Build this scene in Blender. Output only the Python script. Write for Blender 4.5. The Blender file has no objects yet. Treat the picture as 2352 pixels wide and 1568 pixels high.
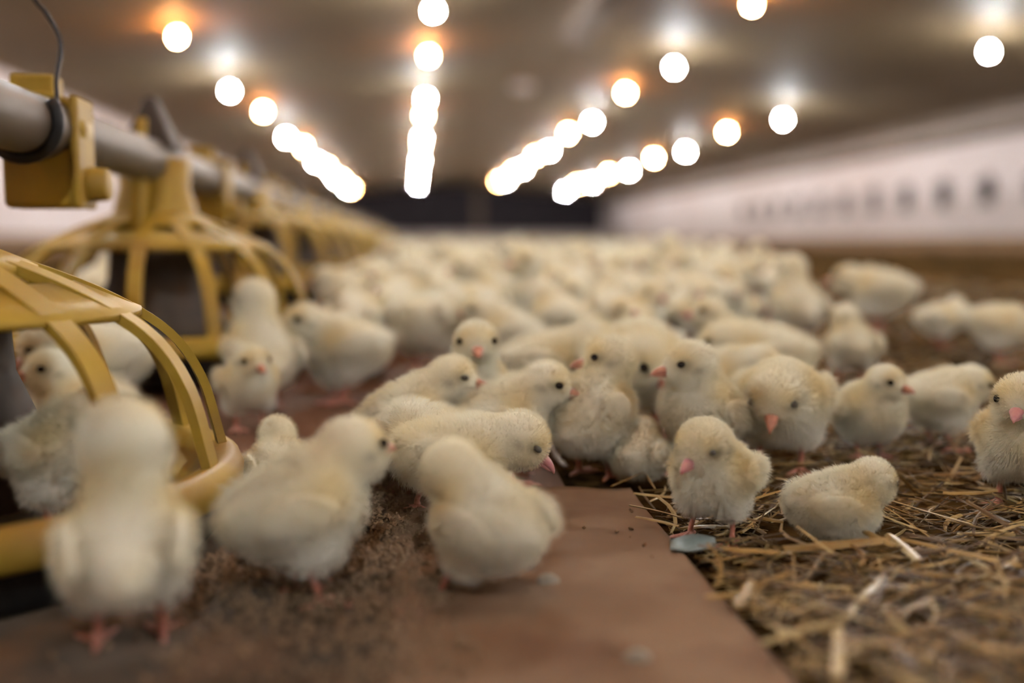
import bpy, math, random
import numpy as np
from mathutils import Vector, Matrix

# ------------------------------------------------------------------ camera
S = bpy.context.scene
COL = S.collection
W_PX, H_PX = 2352, 1568
LENS = 35.0
F = W_PX * LENS / 36.0
HCAM = 0.205
TH = math.atan((784 - 555) / F)
PS = math.atan((1176 - 949) / F * math.cos(TH))
FWD = np.array([math.sin(PS) * math.cos(TH), math.cos(PS) * math.cos(TH), -math.sin(TH)])
RGT = np.array([math.cos(PS), -math.sin(PS), 0.0])
UPV = np.cross(RGT, FWD)
CAM = np.array([0.0, 0.0, HCAM])
cd = bpy.data.cameras.new('camera')
cam = bpy.data.objects.new('camera', cd)
COL.objects.link(cam)
cd.lens = LENS
cd.sensor_width = 36.0
cd.clip_start = 0.01
cd.clip_end = 200
cd.dof.use_dof = True
cd.dof.focus_distance = 0.725
cd.dof.aperture_fstop = 1.75
mw = Matrix.Identity(4)
for i in range(3):
    mw[i][0], mw[i][1], mw[i][2], mw[i][3] = RGT[i], UPV[i], -FWD[i], CAM[i]
cam.matrix_world = mw
S.camera = cam

# ------------------------------------------------------------------ world, exposure
wd = bpy.data.worlds.new('world')
S.world = wd
wd.use_nodes = True
wd.node_tree.nodes['Background'].inputs[0].default_value = (0.02, 0.018, 0.016, 1)
wd.node_tree.nodes['Background'].inputs[1].default_value = 0.2
S.view_settings.view_transform = 'Standard'
S.view_settings.look = 'None'
S.view_settings.gamma = 1.0
S.view_settings.use_curve_mapping = False
S.view_settings.exposure = 1.16
S.cycles.use_denoising = True
S.cycles.sample_clamp_indirect = 6.0
S.cycles.max_bounces = 3
S.cycles.diffuse_bounces = 1
S.cycles.glossy_bounces = 2
S.cycles.transmission_bounces = 3
S.cycles.use_adaptive_sampling = True
S.cycles.adaptive_threshold = 0.15
S.cycles.use_light_tree = False
LAMP_L = 1350.0

rng = np.random.default_rng(7)
random.seed(7)


# ------------------------------------------------------------------ helpers
def sstep(a, b, x):
    t = np.clip((x - a) / (b - a), 0, 1)
    return t * t * (3 - 2 * t)


def ground(x, y):
    """litter level: a low spot round the camera, a deeper bed further down the barn"""
    return 0.085 * sstep(0.66, 2.1, y)


def ray(px, py):
    d = FWD + RGT * ((px - 1176) / F) - UPV * ((py - 784) / F)
    return d


def on_ground(px, py, dz=0.0):
    d = ray(px, py)
    t = 0.3
    for _ in range(4000):
        p = CAM + d * t
        if p[2] <= ground(p[0], p[1]) + dz:
            break
        t += 0.002
    return CAM + d * t, t


def at_depth(px, depth):
    """ground point in the pixel column px at optical depth"""
    d = FWD + RGT * ((px - 1176) / F)
    p = CAM + d * depth
    # correct for the tilt: keep depth while dropping to the ground
    for _ in range(6):
        g = ground(p[0], p[1])
        k = (g - p[2]) / UPV[2]
        p = p + UPV * k
    return p


def mesh_obj(name, verts, faces, mat=None, parent=None, smooth=True):
    me = bpy.data.meshes.new(name)
    me.from_pydata([tuple(map(float, v)) for v in verts], [], [tuple(map(int, f)) for f in faces])
    if smooth:
        me.polygons.foreach_set('use_smooth', [True] * len(me.polygons))
    if mat:
        me.materials.append(mat)
    me.update()
    o = bpy.data.objects.new(name, me)
    COL.objects.link(o)
    if parent:
        o.parent = parent
    return o


def link(name, me, parent=None):
    o = bpy.data.objects.new(name, me)
    COL.objects.link(o)
    if parent:
        o.parent = parent
    return o


def empty(name, loc, rz=0.0):
    o = bpy.data.objects.new(name, None)
    COL.objects.link(o)
    o.location = loc
    o.rotation_euler = (0, 0, rz)
    o.empty_display_size = 0.02
    return o


def tag(o, label=None, cat=None, group=None, kind=None):
    if label: o['label'] = label
    if cat: o['category'] = cat
    if group: o['group'] = group
    if kind: o['kind'] = kind
    return o


class MB:
    def __init__(s): s.v, s.f = [], []

    def add(s, v, f):
        b = len(s.v)
        s.v.extend(v)
        s.f.extend([tuple(b + i for i in q) for q in f])

    def box(s, c, h, R=None):
        c = np.array(c, float); h = np.array(h, float)
        pts = []
        for x in (-1, 1):
            for y in (-1, 1):
                for z in (-1, 1):
                    q = np.array([x, y, z]) * h
                    if R is not None: q = R @ q
                    pts.append(c + q)
        s.add(pts, [(0, 1, 3, 2), (4, 6, 7, 5), (0, 4, 5, 1), (2, 3, 7, 6), (0, 2, 6, 4), (1, 5, 7, 3)])

    def tube(s, pts, rad, n=8, cap=True):
        pts = [np.array(p, float) for p in pts]
        if not hasattr(rad, '__len__'): rad = [rad] * len(pts)
        rings = []
        t0 = pts[1] - pts[0]
        ref = np.array([0, 0, 1.0]) if abs(t0[2]) < 0.9 * np.linalg.norm(t0) else np.array([1.0, 0, 0])
        u = np.cross(t0, ref); u /= np.linalg.norm(u)
        vs = []
        for i, p in enumerate(pts):
            t = pts[min(i + 1, len(pts) - 1)] - pts[max(i - 1, 0)]
            t = t / (np.linalg.norm(t) + 1e-12)
            u = u - t * np.dot(u, t); u /= np.linalg.norm(u) + 1e-12
            w = np.cross(t, u)
            for k in range(n):
                a = 2 * math.pi * k / n
                vs.append(p + rad[i] * (math.cos(a) * u + math.sin(a) * w))
        fs = []
        for i in range(len(pts) - 1):
            for k in range(n):
                k2 = (k + 1) % n
                fs.append((i * n + k, i * n + k2, (i + 1) * n + k2, (i + 1) * n + k))
        if cap:
            fs.append(tuple(range(n))[::-1])
            fs.append(tuple((len(pts) - 1) * n + k for k in range(n)))
        s.add(vs, fs)

    def lathe(s, prof, n=40, c=(0, 0, 0), close=False):
        vs, fs = [], []
        m = len(prof)
        for (r, z) in prof:
            for k in range(n):
                a = 2 * math.pi * k / n
                vs.append((c[0] + r * math.cos(a), c[1] + r * math.sin(a), c[2] + z))
        for i in range(m if close else m - 1):
            j = (i + 1) % m
            for k in range(n):
                k2 = (k + 1) % n
                fs.append((i * n + k, i * n + k2, j * n + k2, j * n + k))
        s.add(vs, fs)

    def build(s, name, mat, parent=None, smooth=True):
        return mesh_obj(name, s.v, s.f, mat, parent, smooth)


def bevel(o, w=0.002, seg=2):
    m = o.modifiers.new('bevel', 'BEVEL')
    m.width = w; m.segments = seg; m.limit_method = 'ANGLE'
    return o


def catmull(P, n=5):
    P = [np.array(p, float) for p in P]
    out = []
    for i in range(len(P) - 1):
        p0 = P[max(i - 1, 0)]; p1 = P[i]; p2 = P[i + 1]; p3 = P[min(i + 2, len(P) - 1)]
        for k in range(n):
            t = k / n
            out.append(0.5 * ((2 * p1) + (p2 - p0) * t + (2 * p0 - 5 * p1 + 4 * p2 - p3) * t * t + (3 * p1 - p0 - 3 * p2 + p3) * t ** 3))
    out.append(P[-1])
    return out


# ------------------------------------------------------------------ materials
def newmat(name):
    m = bpy.data.materials.new(name)
    m.use_nodes = True
    nt = m.node_tree
    return m, nt, nt.nodes['Principled BSDF']


ALB = 0.88      # overall reflectance of the surroundings


def material(name, c1, c2=None, rough=0.6, scale=20.0, bump=0.0, bscale=None, detail=4, spec=0.3, lo=0.35, hi=0.65, sss=0.0, metal=0.0, coord='Object', stretch=None, c3=None, s3=3.0):
    m, nt, b = newmat(name)
    c1 = tuple(v * ALB for v in c1)
    c2 = c2 and tuple(v * ALB for v in c2)
    c3 = c3 and tuple(v * ALB for v in c3)
    b.inputs['Roughness'].default_value = rough
    b.inputs['Specular IOR Level'].default_value = spec
    b.inputs['Metallic'].default_value = metal
    if sss:
        b.inputs['Subsurface Weight'].default_value = sss
        b.inputs['Subsurface Radius'].default_value = (0.004, 0.002, 0.001)
        b.inputs['Subsurface Scale'].default_value = 1.0
    tc = nt.nodes.new('ShaderNodeTexCoord')
    src = tc.outputs[coord]
    if stretch:
        mp = nt.nodes.new('ShaderNodeMapping')
        mp.inputs['Scale'].default_value = stretch
        nt.links.new(src, mp.inputs['Vector']); src = mp.outputs[0]
    if c2 is None:
        b.inputs['Base Color'].default_value = (*c1, 1)
    else:
        n = nt.nodes.new('ShaderNodeTexNoise')
        n.inputs['Scale'].default_value = scale
        n.inputs['Detail'].default_value = detail
        nt.links.new(src, n.inputs['Vector'])
        r = nt.nodes.new('ShaderNodeValToRGB')
        r.color_ramp.elements[0].position = lo
        r.color_ramp.elements[1].position = hi
        r.color_ramp.elements[0].color = (*c1, 1)
        r.color_ramp.elements[1].color = (*c2, 1)
        nt.links.new(n.outputs[0], r.inputs[0])
        out = r.outputs[0]
        if c3 is not None:
            n3 = nt.nodes.new('ShaderNodeTexNoise')
            n3.inputs['Scale'].default_value = s3
            n3.inputs['Detail'].default_value = 3
            nt.links.new(src, n3.inputs['Vector'])
            r3 = nt.nodes.new('ShaderNodeValToRGB')
            r3.color_ramp.elements[0].position = 0.48
            r3.color_ramp.elements[1].position = 0.66
            nt.links.new(n3.outputs[0], r3.inputs[0])
            mx = nt.nodes.new('ShaderNodeMixRGB')
            mx.inputs[2].default_value = (*c3, 1)
            nt.links.new(r3.outputs[0], mx.inputs[0])
            nt.links.new(out, mx.inputs[1])
            out = mx.outputs[0]
        nt.links.new(out, b.inputs['Base Color'])
    if bump:
        n2 = nt.nodes.new('ShaderNodeTexNoise')
        n2.inputs['Scale'].default_value = bscale or scale
        n2.inputs['Detail'].default_value = 5
        nt.links.new(src, n2.inputs['Vector'])
        bp = nt.nodes.new('ShaderNodeBump')
        bp.inputs['Strength'].default_value = bump
        bp.inputs['Distance'].default_value = 0.004
        nt.links.new(n2.outputs[0], bp.inputs['Height'])
        nt.links.new(bp.outputs[0], b.inputs['Normal'])
    return m


def emis(name, color, strength):
    m = bpy.data.materials.new(name)
    m.use_nodes = True
    nt = m.node_tree
    nt.nodes.clear()
    e = nt.nodes.new('ShaderNodeEmission')
    e.inputs[0].default_value = (*color, 1)
    e.inputs[1].default_value = strength
    o = nt.nodes.new('ShaderNodeOutputMaterial')
    nt.links.new(e.outputs[0], o.inputs[0])
    return m


def down_material(name, trans=0.35):
    m, nt, b = newmat(name)
    at = nt.nodes.new('ShaderNodeAttribute')
    at.attribute_name = 'Col'
    oi = nt.nodes.new('ShaderNodeObjectInfo')
    b.inputs['Roughness'].default_value = 0.85
    b.inputs['Specular IOR Level'].default_value = 0.15
    nt.links.new(at.outputs['Color'], b.inputs['Base Color'])
    tr = nt.nodes.new('ShaderNodeBsdfTranslucent')
    nt.links.new(at.outputs['Color'], tr.inputs[0])
    mx = nt.nodes.new('ShaderNodeMixShader')
    mx.inputs[0].default_value = trans
    nt.links.new(b.outputs[0], mx.inputs[1])
    nt.links.new(tr.outputs[0], mx.inputs[2])
    out = nt.nodes['Material Output']
    nt.links.new(mx.outputs[0], out.inputs[0])
    return m


M = {}
M['skin'] = down_material('chick_body', 0.2)
M['down'] = down_material('chick_down', 0.42)
M['beak'] = material('beak_pink', (0.60, 0.25, 0.17), (0.70, 0.35, 0.24), rough=0.35, scale=250, spec=0.5, sss=0.3)
M['beak2'] = material('beak_rose', (0.58, 0.24, 0.25), (0.66, 0.33, 0.31), rough=0.35, scale=250, spec=0.5, sss=0.3)
M['leg'] = material('leg_pink', (0.50, 0.17, 0.11), (0.66, 0.30, 0.22), rough=0.5, scale=300, bump=0.3, bscale=700, spec=0.4, sss=0.2)
M['eye'] = material('eye_black', (0.006, 0.006, 0.008), rough=0.08, spec=0.6)
M['lid'] = material('eyelid_grey', (0.10, 0.095, 0.08), (0.16, 0.15, 0.12), rough=0.6, scale=400)
M['slit'] = material('eyelid_slit', (0.015, 0.014, 0.013), rough=0.4)
M['yellow'] = material('feeder_yellow', (0.40, 0.25, 0.028), (0.50, 0.335, 0.05), rough=0.5, scale=14, bump=0.05, bscale=200, spec=0.25, c3=(0.32, 0.19, 0.045), s3=9)
M['black'] = material('feeder_black', (0.008, 0.008, 0.008), (0.016, 0.014, 0.012), rough=0.55, scale=30)
M['cone'] = material('feed_cone_grey', (0.05, 0.036, 0.026), (0.085, 0.06, 0.042), rough=0.6, scale=20)
M['pipe'] = material('pipe_grey', (0.10, 0.076, 0.054), (0.14, 0.108, 0.08), rough=0.5, scale=8, spec=0.4, metal=0.1, stretch=(1, 0.2, 1))
M['dark'] = material('dark_fin', (0.05, 0.035, 0.027), (0.07, 0.05, 0.036), rough=0.6, scale=20)
M['wire'] = material('wire_black', (0.012, 0.012, 0.014), rough=0.45)
M['straw1'] = material('straw_gold', (0.22, 0.125, 0.034), (0.43, 0.28, 0.095), rough=0.36, scale=40, bump=0.25, bscale=160, spec=0.5, stretch=(1, 1, 1))
M['straw2'] = material('straw_brown', (0.045, 0.024, 0.009), (0.155, 0.088, 0.03), rough=0.42, scale=40, bump=0.25, bscale=160, spec=0.45)
M['straw3'] = material('straw_pale', (0.38, 0.28, 0.125), (0.56, 0.43, 0.21), rough=0.33, scale=30, bump=0.2, bscale=160, spec=0.5)
M['litter'] = material('litter', (0.014, 0.008, 0.004), (0.075, 0.045, 0.018), rough=0.95, spec=0.0, scale=55, bump=0.9, bscale=120, detail=8, c3=(0.17, 0.098, 0.036), s3=4)
M['crumb'] = material('feed_crumb', (0.17, 0.11, 0.065), (0.30, 0.20, 0.12), rough=0.8, scale=300)
M['paper'] = material('kraft_paper', (0.205, 0.128, 0.079), (0.24, 0.153, 0.096), rough=0.8, scale=9, bump=0.08, bscale=60, spec=0.08, lo=0.4, hi=0.6, c3=(0.17, 0.098, 0.06), s3=12)
M['paper2'] = material('kraft_paper_stained', (0.17, 0.092, 0.06), (0.24, 0.135, 0.09), rough=0.8, scale=9, bump=0.12, bscale=50, spec=0.08, c3=(0.15, 0.075, 0.045), s3=10)
M['scrap'] = material('scrap_blue', (0.17, 0.205, 0.20), (0.24, 0.28, 0.27), rough=0.5, scale=60)
M['drop'] = material('dropping', (0.24, 0.22, 0.18), (0.36, 0.32, 0.26), rough=0.7, scale=200)
M['foil'] = material('foil', (0.75, 0.73, 0.78), rough=0.12, metal=0.9)
M['ceil'] = material('ceiling_board', (0.225, 0.156, 0.080), (0.265, 0.188, 0.104), rough=0.7, scale=1.2, coord='Object')
M['white'] = material('wall_white', (0.66, 0.59, 0.60), (0.74, 0.67, 0.68), rough=0.6, scale=0.8)
M['white2'] = material('wall_greyed', (0.50, 0.44, 0.43), (0.58, 0.51, 0.50), rough=0.65, scale=1.0)
M['plinth'] = material('plinth_brown', (0.20, 0.12, 0.06), (0.28, 0.17, 0.09), rough=0.8, scale=3)
M['enddark'] = material('end_wall_dark', (0.012, 0.010, 0.016), (0.022, 0.017, 0.024), rough=0.7, scale=2)
M['beam'] = material('beam_brown', (0.13, 0.10, 0.075), (0.17, 0.13, 0.10), rough=0.7, scale=2)
M['inlet'] = material('inlet_dark', (0.05, 0.045, 0.05), rough=0.6)
M['socket'] = material('socket_grey', (0.10, 0.09, 0.08), rough=0.5)
M['warm'] = emis('bulb_warm', (1.0, 0.48, 0.18), LAMP_L * .42)
M['warm_neck'] = emis('bulb_warm_neck', (1.0, 0.42, 0.13), LAMP_L * .46)
M['cool_neck'] = emis('bulb_cool_neck', (0.94, 0.98, 1.0), LAMP_L * .42)
M['cool'] = emis('bulb_cool', (0.97, 0.99, 0.97), LAMP_L * 2.0)

# ------------------------------------------------------------------ room shell
XL, XR, YF, YB = -4.9, 8.8, -4.0, 46.0
RX, RZ, SL = 1.95, HCAM + 2.62, 0.085      # ridge line and slope


def ceil_z(x): return RZ - SL * abs(x - RX)


# floor with finer cells near the camera
def spaced(lo, hi, a, b, fine, grow=1.16):
    xs = list(np.arange(a, b + 1e-6, fine))
    s = fine
    x = b
    while x < hi:
        s *= grow; x += s; xs.append(min(x, hi))
    s = fine; x = a
    pre = []
    while x > lo:
        s *= grow; x -= s; pre.append(max(x, lo))
    return np.array(pre[::-1] + xs)


def vnoise(x, y, seed=0):
    r = np.random.default_rng(seed)
    t = 0
    for i in range(14):
        fr = 4 * 1.45 ** i
        a = r.uniform(0, 6.28); ph = r.uniform(0, 6.28)
        t = t + np.sin((x * math.cos(a) + y * math.sin(a)) * fr * 2 + ph) / (1 + i * 0.35)
    return t / 4.0


gx = spaced(XL, XR, -0.9, 1.5, 0.012)
gy = spaced(YF, YB, 0.30, 2.4, 0.012)
GX, GY = np.meshgrid(gx, gy)
GZ = ground(GX, GY)
lump = vnoise(GX, GY, 3)
GZ = GZ + np.where(GY < 4, 0.0022, 0.006) * lump * sstep(-3, 0.2, GY) - 0.006
nx, ny = len(gx), len(gy)
vv = np.stack([GX, GY, GZ], -1).reshape(-1, 3)
idx = np.arange(nx * ny).reshape(ny, nx)
ff = np.stack([idx[:-1, :-1], idx[:-1, 1:], idx[1:, 1:], idx[1:, :-1]], -1).reshape(-1, 4)
fl = mesh_obj('floor', vv, ff, M['litter'])
tag(fl, 'brown straw litter floor of the barn', kind='structure')


def slab(name, quads, mat, parent=None, kind='structure', label=None):
    mb = MB()
    for q in quads: mb.box(*q)
    o = mb.build(name, mat, parent, smooth=False)
    if kind and not parent: o['kind'] = kind
    if label: o['label'] = label
    return o


# ceiling: two sloped leaves
mb = MB()
T = 0.06
for (xa, xb) in ((XL, RX), (RX, XR)):
    za, zb = ceil_z(xa), ceil_z(xb)
    v = [(xa, YF, za), (xb, YF, zb), (xb, YB, zb), (xa, YB, za), (xa, YF, za + T), (xb, YF, zb + T), (xb, YB, zb + T), (xa, YB, za + T)]
    mb.add(v, [(3, 2, 1, 0), (4, 5, 6, 7), (0, 1, 5, 4), (1, 2, 6, 5), (2, 3, 7, 6), (3, 0, 4, 7)])
tag(mb.build('ceiling', M['ceil'], None, False), 'brown sloped barn ceiling', kind='structure')

ym, yl = (YF + YB) / 2, (YB - YF) / 2
# right wall: white band over grey lower band over brown plinth, eave beam on top
wz = HCAM + 1.60
wr = slab('wall_right', [((XR + .05, ym, (0.95 + wz) / 2), (.05, yl, (wz - 0.95) / 2))], M['white'], label='long white wall')
slab('lower_panel', [((XR + .045, ym, (0.28 + 0.95) / 2), (.05, yl, (0.95 - 0.28) / 2))], M['white2'], wr)
slab('plinth', [((XR + .02, ym, 0.13), (.05, yl, 0.16))], M['plinth'], wr)
slab('eave_beam', [((XR - .02, ym, (wz + ceil_z(XR)) / 2 + 0.03), (.10, yl, (ceil_z(XR) - wz) / 2 + 0.04))], M['beam'], wr)
slab('eave_strip', [((XR - .14, ym, wz + 0.20), (.03, yl, 0.03))], M['white2'], wr)
zl = ceil_z(XL)
wl = slab('wall_left', [((XL - .05, ym, (0.28 + zl) / 2), (.05, yl, (zl - 0.28) / 2 + 0.05))], M['white'], label='long white wall behind the feeders')
slab('plinth', [((XL - .02, ym, 0.13), (.05, yl, 0.16))], M['plinth'], wl)
mb = MB()
wb = slab('wall_back', [(((XL + XR) / 2, YB + .05, 1.75), ((XR - XL) / 2, .05, 1.2))], M['enddark'], label='dark far end wall')
slab('plinth', [(((XL + XR) / 2, YB + .02, 0.32), ((XR - XL) / 2, .05, 0.25))], M['white2'], wb)
slab('centre_post', [((3.0, YB - .03, 1.7), (0.16, .05, 1.1))], M['beam'], wb)
wf = slab('wall_front', [(((XL + XR) / 2, YF - .05, 1.4), ((XR - XL) / 2, .05, 1.6))], M['white2'], label='wall behind the camera')

# air inlets in the right wall
il_f = None
for i in range(11):
    y = 13.4 + 1.26 * i
    r = empty('air_inlet', (XR, y, HCAM + 0.72))
    near = ['nearest the camera in the wall row', 'second in the wall row', 'third in the wall row', 'fourth in the wall row', 'fifth in the wall row']
    tag(r, ('dark square air inlet, ' + near[i]) if i < 5 else 'small blurred air inlet far along the white wall', 'vent', 'air inlets in the white wall')
    if il_f is None:
        mb = MB(); mb.box((-.02, 0, 0), (.03, .17, .16)); a = mb.build('flap', M['inlet'], None, False)
        mb = MB()
        mb.add([(-.01, -.2, .16), (-.01, .2, .16), (-.14, .2, .13), (-.14, -.2, .13), (-.01, -.12, .30), (-.01, .12, .30)],
               [(0, 3, 2, 1), (0, 4, 3), (1, 2, 5), (3, 4, 5, 2), (0, 1, 5, 4)])
        b = mb.build('hood', M['inlet'], None, False)
        a.parent = r; b.parent = r
        il_f = (a, b)
    else:
        for q in il_f:
            c = q.copy(); COL.objects.link(c); c.parent = r

# ridge duct and a pale ceiling box
mb = MB()
mb.tube([(RX - .1, 7.6, RZ - .26), (RX - .1, 11.5, RZ - .26)], 0.16, 14)
d = mb.build('ridge_duct', M['beam'])
tag(d, 'dark duct hanging below the ridge of the ceiling', 'duct')
mb = MB()
for y in (8.2, 10.9): mb.tube([(RX - .1, y, RZ - .14), (RX - .1, y, RZ)], 0.012, 6)
mb.build('hanger', M['wire'], d)
cb = empty('ceiling_fan', (RX - .12, 16.8, RZ))
tag(cb, 'pale unlit round fan hanging from the ceiling ridge', 'fan')
mb = MB(); mb.lathe([(0, -.10), (.16, -.10), (.2, -.06), (.2, -.02), (0.02, 0)], 20); mb.build('housing', M['white'], cb)
mb = MB(); mb.tube([(0, 0, -.1), (0, 0, 0.0)], 0.03, 8); mb.build('rod', M['white'], cb)

# ------------------------------------------------------------------ lamps
ROWS = [(-2.41, 10.85), (0.216, 9.92), (3.39, 9.95), (6.12, 10.3)]
ROWN = ['leftmost', 'second', 'third', 'rightmost']
ORD = ['first', 'second', 'third', 'fourth', 'fifth', 'sixth']
DZ = 2.98


def bulb_meshes():
    bl, hd, nk = {}, {}, {}
    for k, dr in (('warm', .10), ('cool', .21)):
        mb = MB(); mb.lathe([(0.0005, -.072 - dr), (.016, -.068 - dr), (.026, -.056 - dr), (.030, -.040 - dr)], 10)
        o = mb.build('bulb', M[k]); bl[k] = o.data; bpy.data.objects.remove(o)
        mb = MB(); mb.lathe([(.030, -.040 - dr), (.026, -.024 - dr), (.018, -.012 - dr), (.0145, -.004 - dr)], 10)
        o = mb.build('frosted_neck', M[k + '_neck']); nk[k] = o.data; bpy.data.objects.remove(o)
        mb = MB(); mb.lathe([(.015, -.008 - dr), (.019, -.004 - dr), (.019, .012 - dr), (.008, .018 - dr), (.008, -.014), (.045, -.012), (.045, 0.0), (0.001, 0.0)], 12)
        mb.lathe([(.029, -.0395 - dr), (.050, -.0395 - dr), (.050, -.0375 - dr), (.0285, -.0375 - dr)], 16, close=True)  # collar disc added to block the bulb's upward light from the ceiling
        o = mb.build('lamp_holder', M['socket']); hd[k] = o.data; bpy.data.objects.remove(o)
    return bl, hd, nk


BL, HD, NK = bulb_meshes()
for ri, (x, y0) in enumerate(ROWS):
    for k in range(-5, 11):
        if ri == 3 and k == 1: continue
        y = y0 + DZ * k
        if y > YB - 1 or y < YF + .4: continue
        warm = (k % 2 == 0)
        if ri in (1, 3): warm = not warm
        if ri == 3 and k == 0: warm = False
        o = link('ceiling_lamp', HD['warm' if warm else 'cool'])
        o.location = (x, y, ceil_z(x) - 0.003)
        link('frosted_neck', NK['warm' if warm else 'cool'], link('bulb', BL['warm' if warm else 'cool'], o))
        c = 'warm orange' if warm else 'cool white'
        if k < 0: lab = 'ceiling lamp nearer than the frame shows'
        elif k < 5: lab = f'{c} ceiling lamp, {ORD[k if not (ri == 3 and k > 1) else k - 1]} visible in the {ROWN[ri]} lamp row'
        else: lab = f'blurred lamp in the merged far end of the {ROWN[ri]} lamp row'
        tag(o, lab, 'lamp', f'lamps of the {ROWN[ri]} ceiling row' if k >= 0 else 'lamps nearer than the frame shows')

# ------------------------------------------------------------------ feed line
PX, PZ, PR = -0.337, 0.309, 0.0275
mb = MB()
ys = np.linspace(0.25, 41, 90)
mb.tube([(PX, y, PZ) for y in ys], PR, 24)
pipe = mb.build('feed_pipe', M['pipe'])
tag(pipe, 'long grey feed pipe running down the barn above the yellow feeders', 'pipe')


def feeder_parts():
    P = []
    mb = MB()
    mb.lathe([(0.0, .004), (.150, .004), (.178, .012), (.194, .034), (.203, .036), (.203, .030), (.198, .006), (.194, 0), (0, 0)], 56)
    P.append(('base_pan', mb, M['black'], None))
    mb = MB()
    mb.lathe([(.160, .020), (.172, .026), (.186, .044), (.193, .052), (.204, .054), (.211, .050), (.214, .042), (.213, .031), (.208, .029), (.200, .032), (.185, .028)], 64, close=True)
    P.append(('pan_rim', mb, M['yellow'], None))
    # grill: ribs sweeping from the hub to the rim
    prof = catmull([(.050, .196), (.085, .184), (.130, .163), (.165, .138), (.186, .105), (.197, .065), (.201, .046)], 5)
    nb = 14
    for k in range(nb):
        a = 2 * math.pi * (k - 0.27) / nb
        er = np.array([math.cos(a), math.sin(a), 0]); et = np.array([-math.sin(a), math.cos(a), 0])
        mb = MB(); vs = []; fs = []
        for i, (r, z) in enumerate(prof):
            i0, i1 = max(i - 1, 0), min(i + 1, len(prof) - 1)
            t = np.array(prof[i1]) - np.array(prof[i0]); t /= np.linalg.norm(t)
            nrm = er * (-t[1]) + np.array([0, 0, 1]) * t[0]
            if nrm[2] < 0 and r < .1: nrm = -nrm
            u = i / (len(prof) - 1)
            w = 0.0082 + 0.003 * (1 - min(1, u * 2.2)) + 0.007 * max(0, (u - .88) / .12) ** 2
            c = er * r + np.array([0, 0, z])
            th = 0.0032
            for (q, n_) in ((-w, -th), (w, -th), (w, th), (-w, th)):
                vs.append(c + et * q + nrm * n_)
        for i in range(len(prof) - 1):
            for q in range(4):
                q2 = (q + 1) % 4
                fs.append((i * 4 + q, i * 4 + q2, i * 4 + 4 + q2, i * 4 + 4 + q))
        fs.append((3, 2, 1, 0)); e = (len(prof) - 1) * 4; fs.append((e, e + 1, e + 2, e + 3))
        mb.add(vs, fs)
        P.append(('grill_bar', mb, M['yellow'], 'bar'))
    for (r, z, w, h) in ((.124, .1655, .022, .0026), (.062, .193, .018, .004)):
        mb = MB()
        mb.lathe([(r - w, z - h + w * .45), (r + w, z - h - w * .45), (r + w, z + h - w * .45), (r - w, z + h + w * .45)], 56, close=True)
        P.append(('grill_ring', mb, M['yellow'], None))
    # inner feed drum and cone
    mb = MB()
    mb.lathe([(.030, .190), (.056, .175), (.060, .150), (.062, .115), (.080, .070), (.104, .034), (.098, .032), (.07, .06)], 40)
    P.append(('feed_cone', mb, M['cone'], None))
    return P


FP = None


def feeder_top(root, top):
    """yellow neck with fins between grill and pipe, clamp round the pipe, dark cap on it"""
    mb = MB()
    mb.lathe([(.056, .192), (.052, .205), (.044, top - PR - .004), (.046, top + .004), (.040, top + .004), (.038, top - PR)], 28)
    nk = mb.build('neck', M['yellow'], root)
    for sgn in (-1, 1):
        mb = MB()
        y = sgn * 0.047
        v = [(-.005, y, .195), (.005, y, .195), (.005, y, top + .05), (-.005, y, top + .05)]
        y2 = sgn * 0.105
        w = [(-.005, y2, .180), (.005, y2, .180)]
        y3 = sgn * .056
        w += [(.005, y3, top + .05), (-.005, y3, top + .05)]
        mb.add(v + w, [(0, 1, 2, 3), (4, 7, 6, 5), (0, 4, 5, 1), (1, 5, 6, 2), (2, 6, 7, 3), (3, 7, 4, 0)])
        mb.build('fin', M['yellow'], root, False)
    mb = MB()
    zt = top + PR
    mb.add([(-.034, -.034, zt - .012), (.034, -.034, zt - .012), (.034, .034, zt - .012), (-.034, .034, zt - .012),
            (-.006, -.014, zt + .055), (.006, -.014, zt + .055), (.006, .014, zt + .055), (-.006, .014, zt + .055)],
           [(0, 3, 2, 1), (4, 5, 6, 7), (0, 1, 5, 4), (1, 2, 6, 5), (2, 3, 7, 6), (3, 0, 4, 7)])
    bevel(mb.build('cap', M['dark'], root, False), 0.004)


feeder_src = None
FY = [0.705, 1.36, 2.10, 2.86, 3.62, 4.38, 5.14, 5.9, 6.66, 7.42, 8.2, 9.0, 10.0, 11.2, 12.5]
FLAB = ['yellow pan feeder nearest the camera, cut off by the frame edge', 'yellow pan feeder with dark feed cone, second along the pipe',
        'blurred yellow pan feeder, third along the pipe', 'blurred yellow pan feeder, fourth along the pipe']
for i, y in enumerate(FY):
    gz = float(ground(PX, y))
    r = empty('pan_feeder', (PX, y, gz), 0.2 * i)
    tag(r, FLAB[i] if i < 4 else 'blurred yellow pan feeder in the merged far end of the feed line', 'feeder', 'pan feeders along the feed pipe')
    if FP is None:
        FP = []
        shared = {}
        for (n, m_, mt, sh) in feeder_parts():
            o = m_.build(n, mt, r)
            if n == 'grill_bar':
                o.data.polygons.foreach_set('use_smooth', [False] * len(o.data.polygons))
            FP.append(o)
    else:
        for q in FP:
            if i > 7 and q.name.startswith('grill_bar') and i > 9: pass
            c = q.copy(); COL.objects.link(c); c.parent = r
    r.rotation_euler = (0, 0, 0.0)
    feeder_top(r, PZ - gz)

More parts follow.
